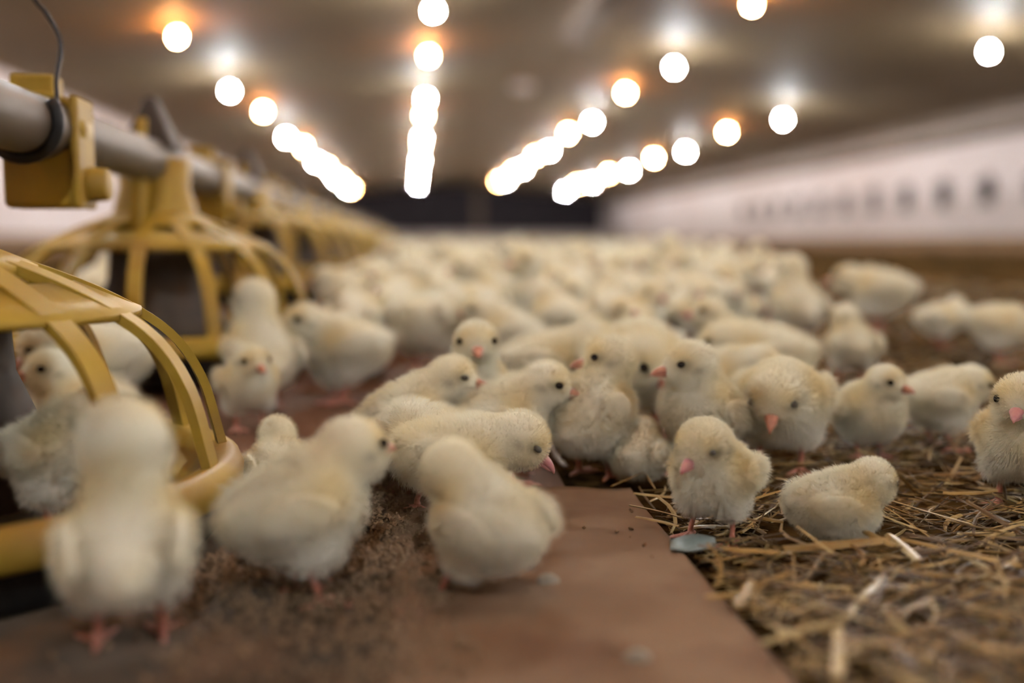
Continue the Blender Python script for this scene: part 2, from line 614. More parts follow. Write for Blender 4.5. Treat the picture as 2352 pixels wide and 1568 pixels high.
# yellow clamp boxes with a round cap, hung from the pipe between the feeders
CY = [0.985, 1.72, 2.48, 3.24, 4.0, 4.76]
for i, y in enumerate(CY):
    r = empty('clamp_box', (PX, y, PZ))
    tag(r, ['yellow plastic box clamped on the pipe beside the black wire', 'blurred yellow box clamped on the pipe past the second feeder'][i] if i < 2 else 'blurred yellow box clamped far along the feed pipe', 'clamp', 'yellow boxes on the feed pipe')
    mb = MB(); mb.box((-.006, 0, -.045), (.032, .021, .028)); bevel(mb.build('box', M['yellow'], r, False), .006, 3)
    mb = MB(); mb.box((.0285, 0.0, -.022), (.004, .025, .051)); bevel(mb.build('face_plate', M['yellow'], r, False), .003)
    mb = MB(); mb.tube([(.032, .006, -.050), (.050, .006, -.050)], [.017, .015], 18); bevel(mb.build('round_cap', M['yellow'], r), .002)
    mb = MB(); mb.box((-.012, 0.004, .036), (.020, .014, .014)); bevel(mb.build('lug', M['yellow'], r, False), .003)
    mb = MB()
    mb.lathe([(PR + .001, -.018), (PR + .006, -.018), (PR + .006, .018), (PR + .001, .018)], 24, close=True)
    o = mb.build('clamp_ring', M['yellow'], r); o.rotation_euler = (math.pi / 2, 0, 0)

# wire hanger: hook round the pipe and suspended wire
hy = 0.955
w = empty('wire_hanger', (PX, hy, PZ))
tag(w, 'black wire hook holding up the grey feed pipe', 'wire hanger')
mb = MB()
pts = []
for k in range(19):
    a = math.radians(-200 + 13 * k)
    pts.append(((PR + .004) * math.cos(a), -0.03 - .012 * math.cos(a * .5), (PR + .004) * math.sin(a)))
mb.tube(pts, .0058, 8)
mb.build('strap', M['wire'], w)
mb = MB()
mb.tube(catmull([(PR + .002, -.028, -.004), (.024, -.02, .035), (.026, -.01, .072), (.0135, -.005, .098), (-.004, 0, .122), (-.05, 0, .22), (-.07, 0, .7), (-.07, 0, ceil_z(PX) - PZ)], 5), .0021, 7)
mb.build('wire', M['wire'], w)

# ------------------------------------------------------------------ paper sheets
XE = on_ground(1450, 1140)[0][0]
YE = on_ground(1450, 1140)[0][1]


def sheet(name, x0, x1, y0, y1, mat, lift, curl=0.0, seed=1, n=(60, 60), th=0.0012, ragged=0.0):
    xs = np.linspace(0, 1, n[0]); ys_ = np.linspace(0, 1, n[1])
    U, V = np.meshgrid(xs, ys_)
    X = x0 + (x1 - x0) * U; Y = y0 + (y1 - y0) * V
    X = X + ragged * (1 - U) * vnoise(Y * 2.2, Y * 0 + seed, seed + 3)
    Z = ground(X, Y) + lift + 0.0012 * vnoise(X * 1.2, Y * 1.2, seed)
    Z = Z + curl * sstep(0.93, 1.0, V) * (0.3 + 0.7 * sstep(0.2, .5, U) * (1 - sstep(.7, .95, U)))
    top = np.stack([X, Y, Z], -1).reshape(-1, 3)
    bot = top - np.array([0, 0, th])
    N = len(top)
    id_ = np.arange(N).reshape(n[1], n[0])
    q = np.stack([id_[:-1, :-1], id_[:-1, 1:], id_[1:, 1:], id_[1:, :-1]], -1).reshape(-1, 4)
    faces = [tuple(t) for t in q] + [tuple(t[::-1] + N) for t in q]
    loop = list(id_[0, :]) + list(id_[1:, -1]) + list(id_[-1, :-1][::-1]) + list(id_[1:-1, 0][::-1])
    for i in range(len(loop)):
        a, b = loop[i], loop[(i + 1) % len(loop)]
        faces.append((a, a + N, b + N, b))
    return mesh_obj(name, np.vstack([top, bot]), faces, mat)


sh = sheet('paper_sheet', -0.018, XE, 0.18, YE + 0.004, M['paper'], 0.004, 0.004, 4, ragged=.008)
tag(sh, 'smooth brown kraft paper sheet under the front chicks', 'paper')
sh2 = sheet('paper_sheet', -0.66, XE - 0.05, YE - 0.02, 2.6, M['paper2'], 0.002, 0.0, 9, (50, 90))
tag(sh2, 'darker stained paper sheet running on behind the front one', 'paper')

M['paper3'] = material('soiled_paper', (0.085, 0.06, 0.041), (0.165, 0.108, 0.072), rough=0.85, scale=16, bump=0.3, bscale=90, spec=0.15, c3=(0.085, 0.07, 0.055), s3=14)
sh3 = sheet('paper_sheet', -0.64, 0.03, 0.18, YE - .01, M['paper3'], 0.0012, 0.0, 14)
tag(sh3, 'soiled grey-brown paper sheet under the near feeder', 'paper')

# ------------------------------------------------------------------ chicks
def sd_ell(p, c, r, R=None):
    q = p - np.asarray(c, np.float32)
    if R is not None: q = q @ R
    r = np.asarray(r, np.float32)
    k0 = np.linalg.norm(q / r, axis=-1)
    k1 = np.linalg.norm(q / (r * r), axis=-1) + 1e-9
    return np.where(k0 < 1e-4, -r.min(), k0 * (k0 - 1) / k1)


def sd_cap(p, a, b, ra, rb):
    a = np.asarray(a, np.float32); b = np.asarray(b, np.float32)
    d = b - a
    h = np.clip(((p - a) @ d) / (d @ d + 1e-12), 0, 1)
    return np.linalg.norm(p - a - h[..., None] * d, axis=-1) - (ra + (rb - ra) * h)


def rot_yp(yaw, pitch):
    """columns: forward, left, up"""
    cy, sy, cp, sp = math.cos(yaw), math.sin(yaw), math.cos(pitch), math.sin(pitch)
    f = np.array([cy * cp, sy * cp, sp]); l = np.array([-sy, cy, 0]); u = np.cross(f, l)
    return np.stack([f, l, u], 1).astype(np.float32)


class Chick:
    def __init__(s, pose='stand', head=None, hyaw=0.0, hpitch=0.0, bpitch=None, seed=0, fat=1.0, wing_out=False, hs=1.06):
        s.hs = hs
        P = {  # head position, body pitch, body height
            'stand': ((.024, 0, .087), 16, .053), 'tall': ((.017, 0, .102), 32, .055), 'hunch': ((.021, 0, .081), 12, .0545),
            'peck': ((.052, 0, .043), -8, .054), 'low': ((.046, 0, .068), 2, .053), 'sit': ((.024, 0, .058), 8, .029),
            'tuck': ((.022, 0, .048), 6, .029), 'back': ((.012, 0, .090), 24, .053)}[pose]
        s.pose = pose
        s.hc = np.array(head if head is not None else P[0], np.float32)
        if s.hc[0] > .028: s.hc[0] = .028 + (s.hc[0] - .028) * .72
        s.bp = math.radians(P[1] if bpitch is None else bpitch)
        s.bz = P[2]
        s.sit = pose in ('sit', 'tuck')
        s.H = rot_yp(math.radians(hyaw), math.radians(hpitch))
        s.rng = np.random.default_rng(seed + 100)
        s.fat = fat
        s.wing_out = wing_out
        s.B = rot_yp(0, s.bp)
        c = np.array([-.002, 0, s.bz], np.float32)
        s.bc = c
        B = s.B
        w = lambda x, y, z: c + B @ np.array([x, y, z], np.float32)
        s.w = w
        ft = fat
        s.parts = [
            (sd_ell, (c, (.0335 * ft, .0300 * ft, .0275 * ft), B)),
            (sd_ell, (w(.014, 0, -.002), (.0245 * ft, .0270 * ft, .0265 * ft), B)),
            (sd_ell, (w(-.023, 0, .004), (.0165, .0185, .0165), B)),
            (sd_ell, (w(-.036, 0, .010), (.008, .007, .0055), B)),
        ]
        nb = w(.018, 0, .012)
        s.nb = nb
        s.parts.append((sd_cap, (nb, s.hc - s.H @ np.array([.004, 0, .003], np.float32), .0190, .0145 * hs)))
        s.parts.append((sd_ell, (s.hc, (.0190 * hs, .0176 * hs, .0176 * hs), s.H)))
        hp = lambda x, y, z: s.hc + s.H @ (np.array([x, y, z], np.float32) * hs)
        s.hp = hp
        s.parts.append((sd_ell, (hp(.0125, 0, -.0035), (.0075, .0085, .0075), s.H)))
        for sg in (-1, 1):
            s.parts.append((sd_ell, (hp(.003, sg * .0085, -.007), (.0105, .0075, .0085), s.H)))
            tz = .033 if not s.sit else .015
            s.parts.append((sd_ell, ((.002, sg * .0165, tz), (.017, .0115, .0120), None)))
        s.wings = []
        for sg in (-1, 1):
            if wing_out and sg == -1: continue
            Wm = rot_yp(sg * .12, s.bp - .22)
            s.wings.append((sd_ell, (w(-.008, sg * .0290 * ft, .006), (.0240, .0062, .0130), Wm)))

    def f(s, p):
        vals = [fn(p, *a) for fn, a in s.parts]
        k = .0026
        m = np.minimum.reduce(vals)
        acc = 0
        for v in vals: acc = acc + np.exp(-np.clip((v - m) / k, 0, 40))
        r = m - k * np.log(acc)
        if s.wings:
            for fn, a in s.wings:
                v = fn(p, *a)
                kk = .0022
                h = np.clip(.5 + .5 * (r - v) / kk, 0, 1)
                r = r * (1 - h) + v * h - kk * h * (1 - h)
        if s.sit:   # flattened belly on the ground
            fl_ = .0025 - p[..., 2]
            kk = .004
            h = np.clip(.5 - .5 * (r - fl_) / kk, 0, 1)
            r = r * (1 - h) + fl_ * h + kk * h * (1 - h)
        return r

    def grad(s, p):
        e = 4e-4
        g = np.stack([(s.f(p + np.eye(3, dtype=np.float32)[i] * e) - s.f(p - np.eye(3, dtype=np.float32)[i] * e)) / (2 * e) for i in range(3)], -1)
        return g

    def surface(s, h=.0026):
        lo = np.minimum(np.array([-.066, -.052, -.004]), s.hc - .034)
        hi = np.maximum(np.array([.056, .052, .098]), s.hc + .034)
        ax = [np.arange(lo[i], hi[i] + h, h, dtype=np.float32) for i in range(3)]
        G = np.stack(np.meshgrid(*ax, indexing='ij'), -1)
        v = s.f(G)
        ins = v < 0
        n = np.array(v.shape)
        cnt = np.zeros(n - 1, int)
        for dx in (0, 1):
            for dy in (0, 1):
                for dz in (0, 1):
                    cnt += ins[dx:n[0] - 1 + dx, dy:n[1] - 1 + dy, dz:n[2] - 1 + dz]
        act = (cnt > 0) & (cnt < 8)
        idm = -np.ones(n - 1, int)
        idm[act] = np.arange(act.sum())
        cells = np.argwhere(act)
        p = (lo + (cells + .5) * h).astype(np.float32)
        for _ in range(3):
            g = s.grad(p); fv = s.f(p)
            p = p - (fv / (np.sum(g * g, -1) + 1e-6))[:, None] * g * .9
        quads = []
        for a in range(3):
            b, c = (a + 1) % 3, (a + 2) % 3
            sl0 = [slice(None)] * 3; sl1 = [slice(None)] * 3
            sl0[a] = slice(0, n[a] - 1); sl1[a] = slice(1, n[a])
            d = ins[tuple(sl0)] != ins[tuple(sl1)]
            e = np.argwhere(d)
            e = e[(e[:, b] > 0) & (e[:, c] > 0) & (e[:, b] < n[b] - 1) & (e[:, c] < n[c] - 1)]
            flip = ins[tuple(sl0)][tuple(e.T)]
            def cell(db, dc):
                q = e.copy(); q[:, b] += db; q[:, c] += dc
                return idm[tuple(q.T)]
            q = np.stack([cell(-1, -1), cell(0, -1), cell(0, 0), cell(-1, 0)], 1)
            q[~flip] = q[~flip][:, ::-1]
            quads.append(q)
        return p, np.concatenate(quads)

    def colour(s, p, n):
        cream = np.array([.90, .88, .74]); yellow = np.array([.80, .63, .29]); white = np.array([.92, .915, .85]); olive = np.array([.30, .27, .18])
        N = len(p)
        r = np.random.default_rng(int(s.rng.integers(1 << 30)))
        pat = np.zeros(N)
        for i in range(6):
            d = r.normal(size=3); d /= np.linalg.norm(d)
            pat += np.sin(p @ d * r.uniform(60, 190) + r.uniform(0, 6.28)) / 6
        pat = np.clip(pat * 1.3, -1, 1)
        col = np.tile(cream, (N, 1))
        wgt = np.clip(.14 + .30 * pat, 0, 1)[:, None]
        col = col * (1 - wgt) + yellow * wgt
        # white belly and flanks
        wb = (sstep(.055, .028, p[:, 2]) * .7)[:, None] if not s.sit else (sstep(.03, .01, p[:, 2]) * .5)[:, None]
        col = col * (1 - wb) + white * wb
        # yellow wing root and nape
        for sg in (-1, 1):
            d = np.linalg.norm(p - s.w(.016, sg * .026, .012), axis=1)
            wy = (np.exp(-(d / .015) ** 2) * .68)[:, None]
            col = col * (1 - wy) + yellow * wy
        d = np.linalg.norm(p - s.hp(-.016, 0, -.006), axis=1)
        wy = (np.exp(-(d / .014) ** 2) * .42)[:, None]
        col = col * (1 - wy) + yellow * wy
        hq = (p - s.hc) @ s.H / s.hs
        wy = (np.exp(-((hq[:, 0] - .010) / .008) ** 2 - ((hq[:, 2] - .008) / .009) ** 2) * .68)[:, None]
        col = col * (1 - wy) + yellow * wy
        # thin greyish down round eye and ear
        for sg in (-1, 1):
            e = hq - np.array([.0085, sg * .0135, .0025])
            we = np.exp(-(e[:, 0] / .0060) ** 2 - (e[:, 1] / .009) ** 2 - (e[:, 2] / .0046) ** 2) * .85
            e2 = hq - np.array([.0000, sg * .0150, -.0015])
            we = np.maximum(we, np.exp(-(e2[:, 0] / .0055) ** 2 - (e2[:, 1] / .008) ** 2 - (e2[:, 2] / .0034) ** 2) * .7)
            we = we[:, None]
            col = col * (1 - we) + olive * we
        return np.clip(col, 0, 1)

    def eye_pos(s, sg):
        # march outward to the skin
        o = s.hc + s.H @ np.array([.0085 * s.hs, 0, .0028 * s.hs], np.float32)
        d = s.H @ np.array([.16, sg * 1.0, .05], np.float32); d /= np.linalg.norm(d)
        ts = np.linspace(0, .03, 300, dtype=np.float32)
        v = s.f(o + ts[:, None] * d)
        t = ts[np.argmax(v > 0)]
        return o + d * (t), d

    def beak_base(s):
        o = s.hc + s.H @ np.array([0, 0, -.0030], np.float32)
        d = s.H[:, 0]
        ts = np.linspace(0, .04, 300, dtype=np.float32)
        v = s.f(o + ts[:, None] * d)
        return o + d * ts[np.argmax(v > 0)]


def set_col(me, col, dom='POINT'):
    a = me.attributes.new('Col', 'FLOAT_COLOR', dom)
    a.data.foreach_set('color', np.hstack([col, np.ones((len(col), 1))]).astype(np.float32).ravel())


def body_mesh(ck, h=.0026, shrink=0.0):
    p, q = ck.surface(h)
    n = ck.grad(p); n /= np.linalg.norm(n, axis=1)[:, None] + 1e-9
    col = ck.colour(p, n)
    me = bpy.data.meshes.new('chick')
    vv_ = p - n * shrink
    me.vertices.add(len(vv_)); me.vertices.foreach_set('co', vv_.astype(np.float32).ravel())
    me.loops.add(len(q) * 4); me.loops.foreach_set('vertex_index', q.astype(np.int32).ravel())
    me.polygons.add(len(q)); me.polygons.foreach_set('loop_start', np.arange(len(q), dtype=np.int32) * 4)
    me.update(calc_edges=True); me.validate()
    me.polygons.foreach_set('use_smooth', [True] * len(me.polygons))
    set_col(me, col)
    me.materials.append(M['skin'])
    return me, p, q, n


def down_curves(ck, p, q, n, count, scale=1.0):
    r = ck.rng
    tri = np.concatenate([q[:, [0, 1, 2]], q[:, [0, 2, 3]]])
    a, b, c = p[tri[:, 0]], p[tri[:, 1]], p[tri[:, 2]]
    ar = np.linalg.norm(np.cross(b - a, c - a), axis=1)
    t = r.choice(len(tri), count, p=ar / ar.sum())
    u, v = r.random(count), r.random(count)
    m = u + v > 1; u[m], v[m] = 1 - u[m], 1 - v[m]
    P = a[t] + (b[t] - a[t]) * u[:, None] + (c[t] - a[t]) * v[:, None]
    N = n[tri[t, 0]] * (1 - u - v)[:, None] + n[tri[t, 1]] * u[:, None] + n[tri[t, 2]] * v[:, None]
    N /= np.linalg.norm(N, axis=1)[:, None] + 1e-9
    # keep eyes and beak clear
    keep = np.ones(count, bool)
    for sg in (-1, 1):
        e, _ = ck.eye_pos(sg)
        keep &= np.linalg.norm(P - e, axis=1) > .0030
    keep &= np.linalg.norm(P - ck.beak_base(), axis=1) > .0056
    keep &= P[:, 2] > .004
    P, N = P[keep], N[keep]
    k = len(P)
    hd = np.linalg.norm(P - ck.hc, axis=1)
    head = 1 - sstep(.019, .032, hd)
    L = (.0062 * (1 - head) + .0030 * head) * r.uniform(.65, 1.25, k)
    face = np.linalg.norm(P - ck.beak_base(), axis=1)
    L *= .45 + .55 * sstep(.005, .016, face)
    back = -ck.B[:, 0]
    hb = -ck.H[:, 0]
    flow = head[:, None] * hb + (1 - head)[:, None] * (back * .75 + np.array([0, 0, -.65]))
    flow = flow - N * np.sum(flow * N, 1)[:, None]
    col = ck._colfun(P, N)
    return strands(r, P, N, flow, L, col, scale)


def strands(r, P, N, flow, L, col, scale=1.0):
    k = len(P)
    cell = .005
    ph = np.floor(P / cell + r.random(3)).astype(int)
    hs = (ph[:, 0] * 73856093 ^ ph[:, 1] * 19349663 ^ ph[:, 2] * 83492791) & 0xffff
    tab = r.normal(size=(65536, 3)).astype(np.float32)
    J = r.normal(size=(k, 3)) * .17 + tab[hs] * .09
    d1 = N * .82 + flow * .25 + J * .6
    d2 = N * .62 + flow * .60 + J * 1.2
    p1 = P + d1 * (L * .45)[:, None]
    p2 = p1 + d2 * (L * .55)[:, None]
    P0 = P - N * .0008
    pos = np.stack([P0, p1, p2], 1).astype(np.float32)
    low = pos[:, :, 2] < .0006
    pos[:, :, 2][low] = .0006
    col = np.clip(col * r.uniform(.95, 1.05, (k, 1)), 0, .97)
    hc = bpy.data.hair_curves.new('down')
    hc.add_curves([3] * k)
    hc.attributes['position'].data.foreach_set('vector', pos.ravel())
    ra = hc.attributes.get('radius') or hc.attributes.new('radius', 'FLOAT', 'POINT')
    rr = np.tile(np.array([.00013, .00010, .00002], np.float32) * scale, k)
    ra.data.foreach_set('value', rr)
    a = hc.attributes.new('Col', 'FLOAT_COLOR', 'CURVE')
    a.data.foreach_set('color', np.hstack([col, np.ones((k, 1))]).astype(np.float32).ravel())
    hc.materials.append(M['down'])
    return hc


def beak_mesh(ck, mat):
    b = ck.beak_base(); H = ck.H
    mb = MB()

    BS = np.array([1.28, 1.2, 1.2])

    def loft(rings):
        vs, fs = [], []
        n = 10
        for (x, w, h, z) in rings:
            for k in range(n):
                a = 2 * math.pi * k / n
                vs.append(b + H @ (np.array([x, w * math.cos(a), z + h * math.sin(a)]) * BS))
        for i in range(len(rings) - 1):
            for k in range(n):
                k2 = (k + 1) % n
                fs.append((i * n + k, i * n + k2, (i + 1) * n + k2, (i + 1) * n + k))
        fs.append(tuple(range(n))[::-1]); fs.append(tuple((len(rings) - 1) * n + k for k in range(n)))
        mb.add(vs, fs)
    loft([(-.004, .0046, .0034, .0010), (-.0005, .0041, .0030, .0010), (.0025, .0031, .0025, .0007), (.0052, .0020, .0018, .0000), (.0073, .0010, .0011, -.0011), (.0082, .0003, .0004, -.0020)])
    loft([(-.004, .0038, .0018, -.0020), (0, .0034, .0015, -.0021), (.003, .0023, .0011, -.0022), (.0053, .0010, .0006, -.0021), (.006, .0003, .0003, -.0020)])
    o = mb.build('beak', mat)
    me = o.data; bpy.data.objects.remove(o)
    return me


def eye_mesh(ck, sg, closed):
    e, d = ck.eye_pos(sg)
    u = ck.H[:, 2] - d * np.dot(ck.H[:, 2], d); u /= np.linalg.norm(u)
    w = np.cross(u, d)
    mb = MB(); vs, fs = [], []
    r = .0030 if not closed else .0025
    n, m = 12, 7
    sx, sz = (1.15, 1.0) if not closed else (1.35, .95)
    for i in range(m + 1):
        th = math.pi * i / m
        for k in range(n):
            a = 2 * math.pi * k / n
            vs.append(e - d * .0008 + r * (math.cos(th) * d * .8 + math.sin(th) * (math.cos(a) * w * sx + math.sin(a) * u * sz)))
    for i in range(m):
        for k in range(n):
            k2 = (k + 1) % n
            fs.append((i * n + k, i * n + k2, (i + 1) * n + k2, (i + 1) * n + k))
    mb.add(vs, fs)
    o = mb.build('eye', M['lid'] if closed else M['eye'])
    me = o.data; bpy.data.objects.remove(o)
    sl = None
    if closed:
        mb = MB()
        pts = []
        for k in range(7):
            t = -1 + 2 * k / 6
            q = e + w * t * r * 1.25 - u * (.0004 + .0006 * (1 - t * t)) + d * (.0016 * math.sqrt(max(0, 1 - .75 * t * t)))
            pts.append(q)
        mb.tube(pts, [.0001, .0003, .0004, .00045, .0004, .0003, .0001], 6)
        o = mb.build('eyelid_slit', M['slit']); sl = o.data; bpy.data.objects.remove(o)
    return me, sl


def leg_mesh(ck, sg, spread=0.0, fwd=0.0):
    mb = MB()
    y = sg * (.0150 + spread)
    x = .004 + fwd
    ank = np.array([x, y, .0058])
    if ck.sit:
        hip = np.array([x - .012, y, .010]); ank = np.array([x + .022, y, .005])
    else:
        hip = np.array([x - .002, sg * .0150, .036])
    kn = (hip + ank) / 2 + np.array([-.003, 0, 0])
    mb.tube(catmull([hip, kn, ank + [0, 0, .004], ank], 3), [.0032, .0029, .0026, .0024, .0023, .0022, .0022, .0024, .0028, .0030], 8)
    for a, L in ((-.55, .019), (0.0, .023), (.55, .019), (math.pi - .25 * sg, .011)):
        d = np.array([math.cos(a + sg * .12), math.sin(a + sg * .12), 0])
        b0 = ank + np.array([0, 0, -.0015])
        p = [b0, b0 + d * L * .3 + [0, 0, -.0012], b0 + d * L * .6 + [0, 0, -.0020], b0 + d * L * .88 + [0, 0, -.0022], b0 + d * L * 1.02 + [0, 0, -.0026], b0 + d * L * 1.12 + [0, 0, -.0036]]
        mb.tube(p, [.0024, .0020, .0018, .0015, .0008, .0002], 7)
    o = mb.build('leg', M['leg'])
    me = o.data; bpy.data.objects.remove(o)
    return me


def wing_mesh(ck):
    """half-raised stub wing on the right side: a flattened lobe, broad at the shoulder"""
    Wm = rot_yp(2.55, -.75)
    c = ck.w(.004, -.032, .014)
    vs, fs, ns = [], [], []
    n, m = 20, 14
    for i in range(m + 1):
        t = i / m
        x = -.006 + .038 * t
        w_ = .0135 * max(0.02, math.sin(math.pi * (.03 + .97 * t) ** .8)) ** .55
        th = .0062 * (1 - t * .75) * max(.15, math.sin(math.pi * min(.5, .12 + t))) 
        for k in range(n):
            a = 2 * math.pi * k / n
            vs.append(c + Wm @ np.array([x, th * math.cos(a), w_ * math.sin(a) - .006 * t * t]))
            nn = Wm @ np.array([.0, math.cos(a) / th, math.sin(a) / w_]); ns.append(nn / np.linalg.norm(nn))
    for i in range(m):
        for k in range(n):
            k2 = (k + 1) % n
            fs.append((i * n + k, i * n + k2, (i + 1) * n + k2, (i + 1) * n + k))
    fs.append(tuple(range(n))[::-1]); fs.append(tuple(m * n + k for k in range(n)))
    o = mesh_obj('wing', vs, fs, M['skin'])
    set_col(o.data, np.tile(np.array([.90, .82, .62]), (len(vs), 1)))
    me = o.data; bpy.data.objects.remove(o)
    vs = np.array(vs); ns = np.array(ns)
    r = ck.rng
    q = np.array(fs[:-2]); q = q[r.integers(len(q), size=2600)]
    w4 = r.dirichlet(np.ones(4), size=2600)
    P = np.einsum('ij,ijk->ik', w4, vs[q]); N = np.einsum('ij,ijk->ik', w4, ns[q]); N /= np.linalg.norm(N, axis=1)[:, None] + 1e-9
    flow = np.tile(Wm[:, 0], (len(P), 1)) * 1.3
    hc = strands(r, P, N * .5, flow, r.uniform(.0025, .0050, len(P)), np.tile(np.array([.92, .85, .66]), (len(P), 1)))
    return me, hc


def make_chick(ck, hair=9000, h=.0026, closed=False, legs=True, rose=False, eyes=True, spread=0.0, stride=0.0, legfwd=0.0):
    """root mesh = the continuous body; children: down, beak, eyes, legs"""
    # freeze the colour pattern so body and down agree
    seed = int(ck.rng.integers(1 << 30))

    def colfun(p, n, _s=seed):
        keep = ck.rng
        ck.rng = np.random.default_rng(_s)
        c = Chick.colour(ck, p, n)
        ck.rng = keep
        return c
    ck._colfun = colfun
    ck.colour = colfun
    me, p, q, n = body_mesh(ck, h, .0012 if hair else -.0012)
    root = link('chick', me)
    if hair:
        tag(link('down', down_curves(ck, p, q, n, hair), root), kind='stuff')
    link('beak', beak_mesh(ck, M['beak2'] if rose else M['beak']), root)
    if eyes:
        for sg in (-1, 1):
            em, sl = eye_mesh(ck, sg, closed)
            e = link('eye', em, root)
            if sl: link('eyelid_slit', sl, e)
    if legs:
        for sg in (-1, 1):
            link('leg', leg_mesh(ck, sg, spread, sg * stride + legfwd), root)
    if ck.wing_out:
        wm, wh = wing_mesh(ck)
        tag(link('down', wh, link('wing', wm, root)), kind='stuff')
    top = float(max(p[:, 2].max(), 0)) + (.002 if hair else .001)
    root['h'] = top
    return root


def place(root, px, face, foot=None, depth=None, top=None, scale=None, sink=0.0, flip=False):
    if depth is None:
        p, t = on_ground(px, foot)
    else:
        p = at_depth(px, depth)
    b = p[:2] - CAM[:2]; b = b / np.linalg.norm(b)
    r = np.array([b[1], -b[0]])
    a = math.radians(face)
    d = math.cos(a) * r + math.sin(a) * b
    if scale is None:
        # height so that the top reaches pixel row `top`
        q = p - CAM
        dep = q @ FWD
        z0 = p[2]
        ytop = top
        # solve vertical: point p + (0,0,hh)
        hh = 0.05
        for _ in range(30):
            c = q + np.array([0, 0, hh])
            y = 784 - F * (c @ UPV) / (c @ FWD)
            hh += (y - ytop) * (c @ FWD) / F
        scale = hh / root['h']
    root.location = (p[0], p[1], p[2] - sink)
    root.rotation_euler = (0, 0, math.atan2(d[1], d[0]))
    root.scale = (scale,) * 3
    print('CHICK', root.name, 'px', px, 'pos', np.round(p, 3), 'scale', round(float(scale), 3))
    return p


HEROES = []


def hero(label, px, face, pose, foot=None, depth=None, top=None, scale=None, hair=9000, h=.0026, closed=False, legs=True, rose=False,
         head=None, hyaw=0, hpitch=0, bpitch=None, fat=1.0, group=None, wing_out=False, spread=0.0, stride=0.0, sink=0.0, hs=1.06, legfwd=0.0):
    ck = Chick(pose, head, hyaw, hpitch, bpitch, seed=len(HEROES) * 13 + 5, fat=fat, wing_out=wing_out, hs=hs)
    r = make_chick(ck, hair, h, closed, legs, rose, True, spread, stride, legfwd)
    p = place(r, px, face, foot, depth, top, scale, sink)
    tag(r, label, 'chick', group or 'chicks around the paper sheet')
    if 'h' in r: del r['h']
    HEROES.append((p[0], p[1], r))
    return r


# front row, from the feeder to the straw
hero('big blurred chick seen from behind in front of the near feeder', 300, 88, 'tall', foot=1482, top=915, hair=6000, fat=.88, hyaw=-8, hs=1.3)
hero('blurred chick turned right with a grey eye, beside the near feeder rim', 690, 22, 'stand', foot=1380, top=962, hair=7000, hyaw=12, head=(.034, 0, .082))
hero('cream back of a crouching chick hidden behind the blurred right-turned chick', 645, 95, 'sit', depth=.80, top=957, hair=5000, legs=False)
hero('fluffy chick crouching on the paper, back turned, head up to the left', 1120, 128, 'low', foot=1372, top=1000, hair=12000, head=(.032, .004, .082), hyaw=-35, hpitch=-6, bpitch=16, sink=.004, hs=1.12, legfwd=.016, spread=.006)
hero('chick with lowered head and closed eye pecking behind the crouching fluffy chick', 1050, 6, 'peck', depth=.70, top=940, hair=11000, closed=True, head=(.052, 0, .066), hpitch=-38, hyaw=-12, rose=True)
hero('chick with yellow wing patch showing only its back behind the pecking chick', 985, 160, 'low', depth=.77, top=914, hair=9000, head=(.046, 0, .05))
hero('chick resting its head with closed eye, facing right, left of the upright chick', 945, 8, 'stand', depth=.85, top=813, hair=10000, closed=True, hyaw=-18, hpitch=-6, head=(.038, 0, .083))
hero('upright chick staring straight at the camera in the middle of the flock', 1090, 275, 'tall', depth=.93, top=727, hair=10000, hyaw=0, hpitch=-8)
hero('chick with open black eye facing right in the centre of the huddle', 1160, 4, 'stand', depth=.84, top=824, hair=10000, hyaw=-14, hpitch=-12, head=(.036, 0, .080))
hero('chick looking back left over a raised stub wing', 1358, 58, 'tall', foot=1098, top=768, hair=12000, hyaw=120, hpitch=-4, head=(.022, -.004, .100), wing_out=True, hs=1.15, fat=1.1)
hero('yellowish chick crouching under the raised stub wing', 1462, 75, 'tuck', foot=1100, top=958, hair=8000, legs=False, hyaw=20)
hero('upright chick with drowsy eye facing left behind the front straw chick', 1612, 228, 'tall', depth=.86, top=774, hair=11000, hyaw=-30, closed=False, hpitch=-4, head=(.016, 0, .094), hs=1.15)
hero('sleepy round chick with rose beak standing where straw meets paper', 1638, 246, 'hunch', foot=1240, top=948, hair=16000, closed=True, rose=True, h=.0022, fat=1.02, hyaw=-8, hpitch=-20, spread=.003, hs=1.22)
hero('chick bowing its head toward the camera behind the sleepy round chick', 1792, 264, 'stand', depth=.88, top=815, hair=10000, head=(.034, -.002, .062), hpitch=-38, closed=True, hs=1.05, fat=1.02, bpitch=4)
hero('chick facing right with open eye and orange beak on the straw', 1990, 312, 'stand', foot=1052, top=828, hair=14000, h=.0022, hyaw=26, hpitch=-6, fat=1.12)
hero('chick walking away with lowered head behind the orange-beaked chick', 2150, 40, 'low', foot=1032, top=836, hair=9000, hpitch=-22, hyaw=-10)
hero('chick cut by the frame edge, breast to the camera', 2345, 262, 'stand', foot=1165, top=845, hair=14000, rose=True, hpitch=-14)
hero('chick lying in the straw with its head tucked away', 1915, 28, 'tuck', foot=1236, top=1050, hair=16000, h=.0022, legs=False, hyaw=25, hpitch=-30, head=(.037, 0, .050))
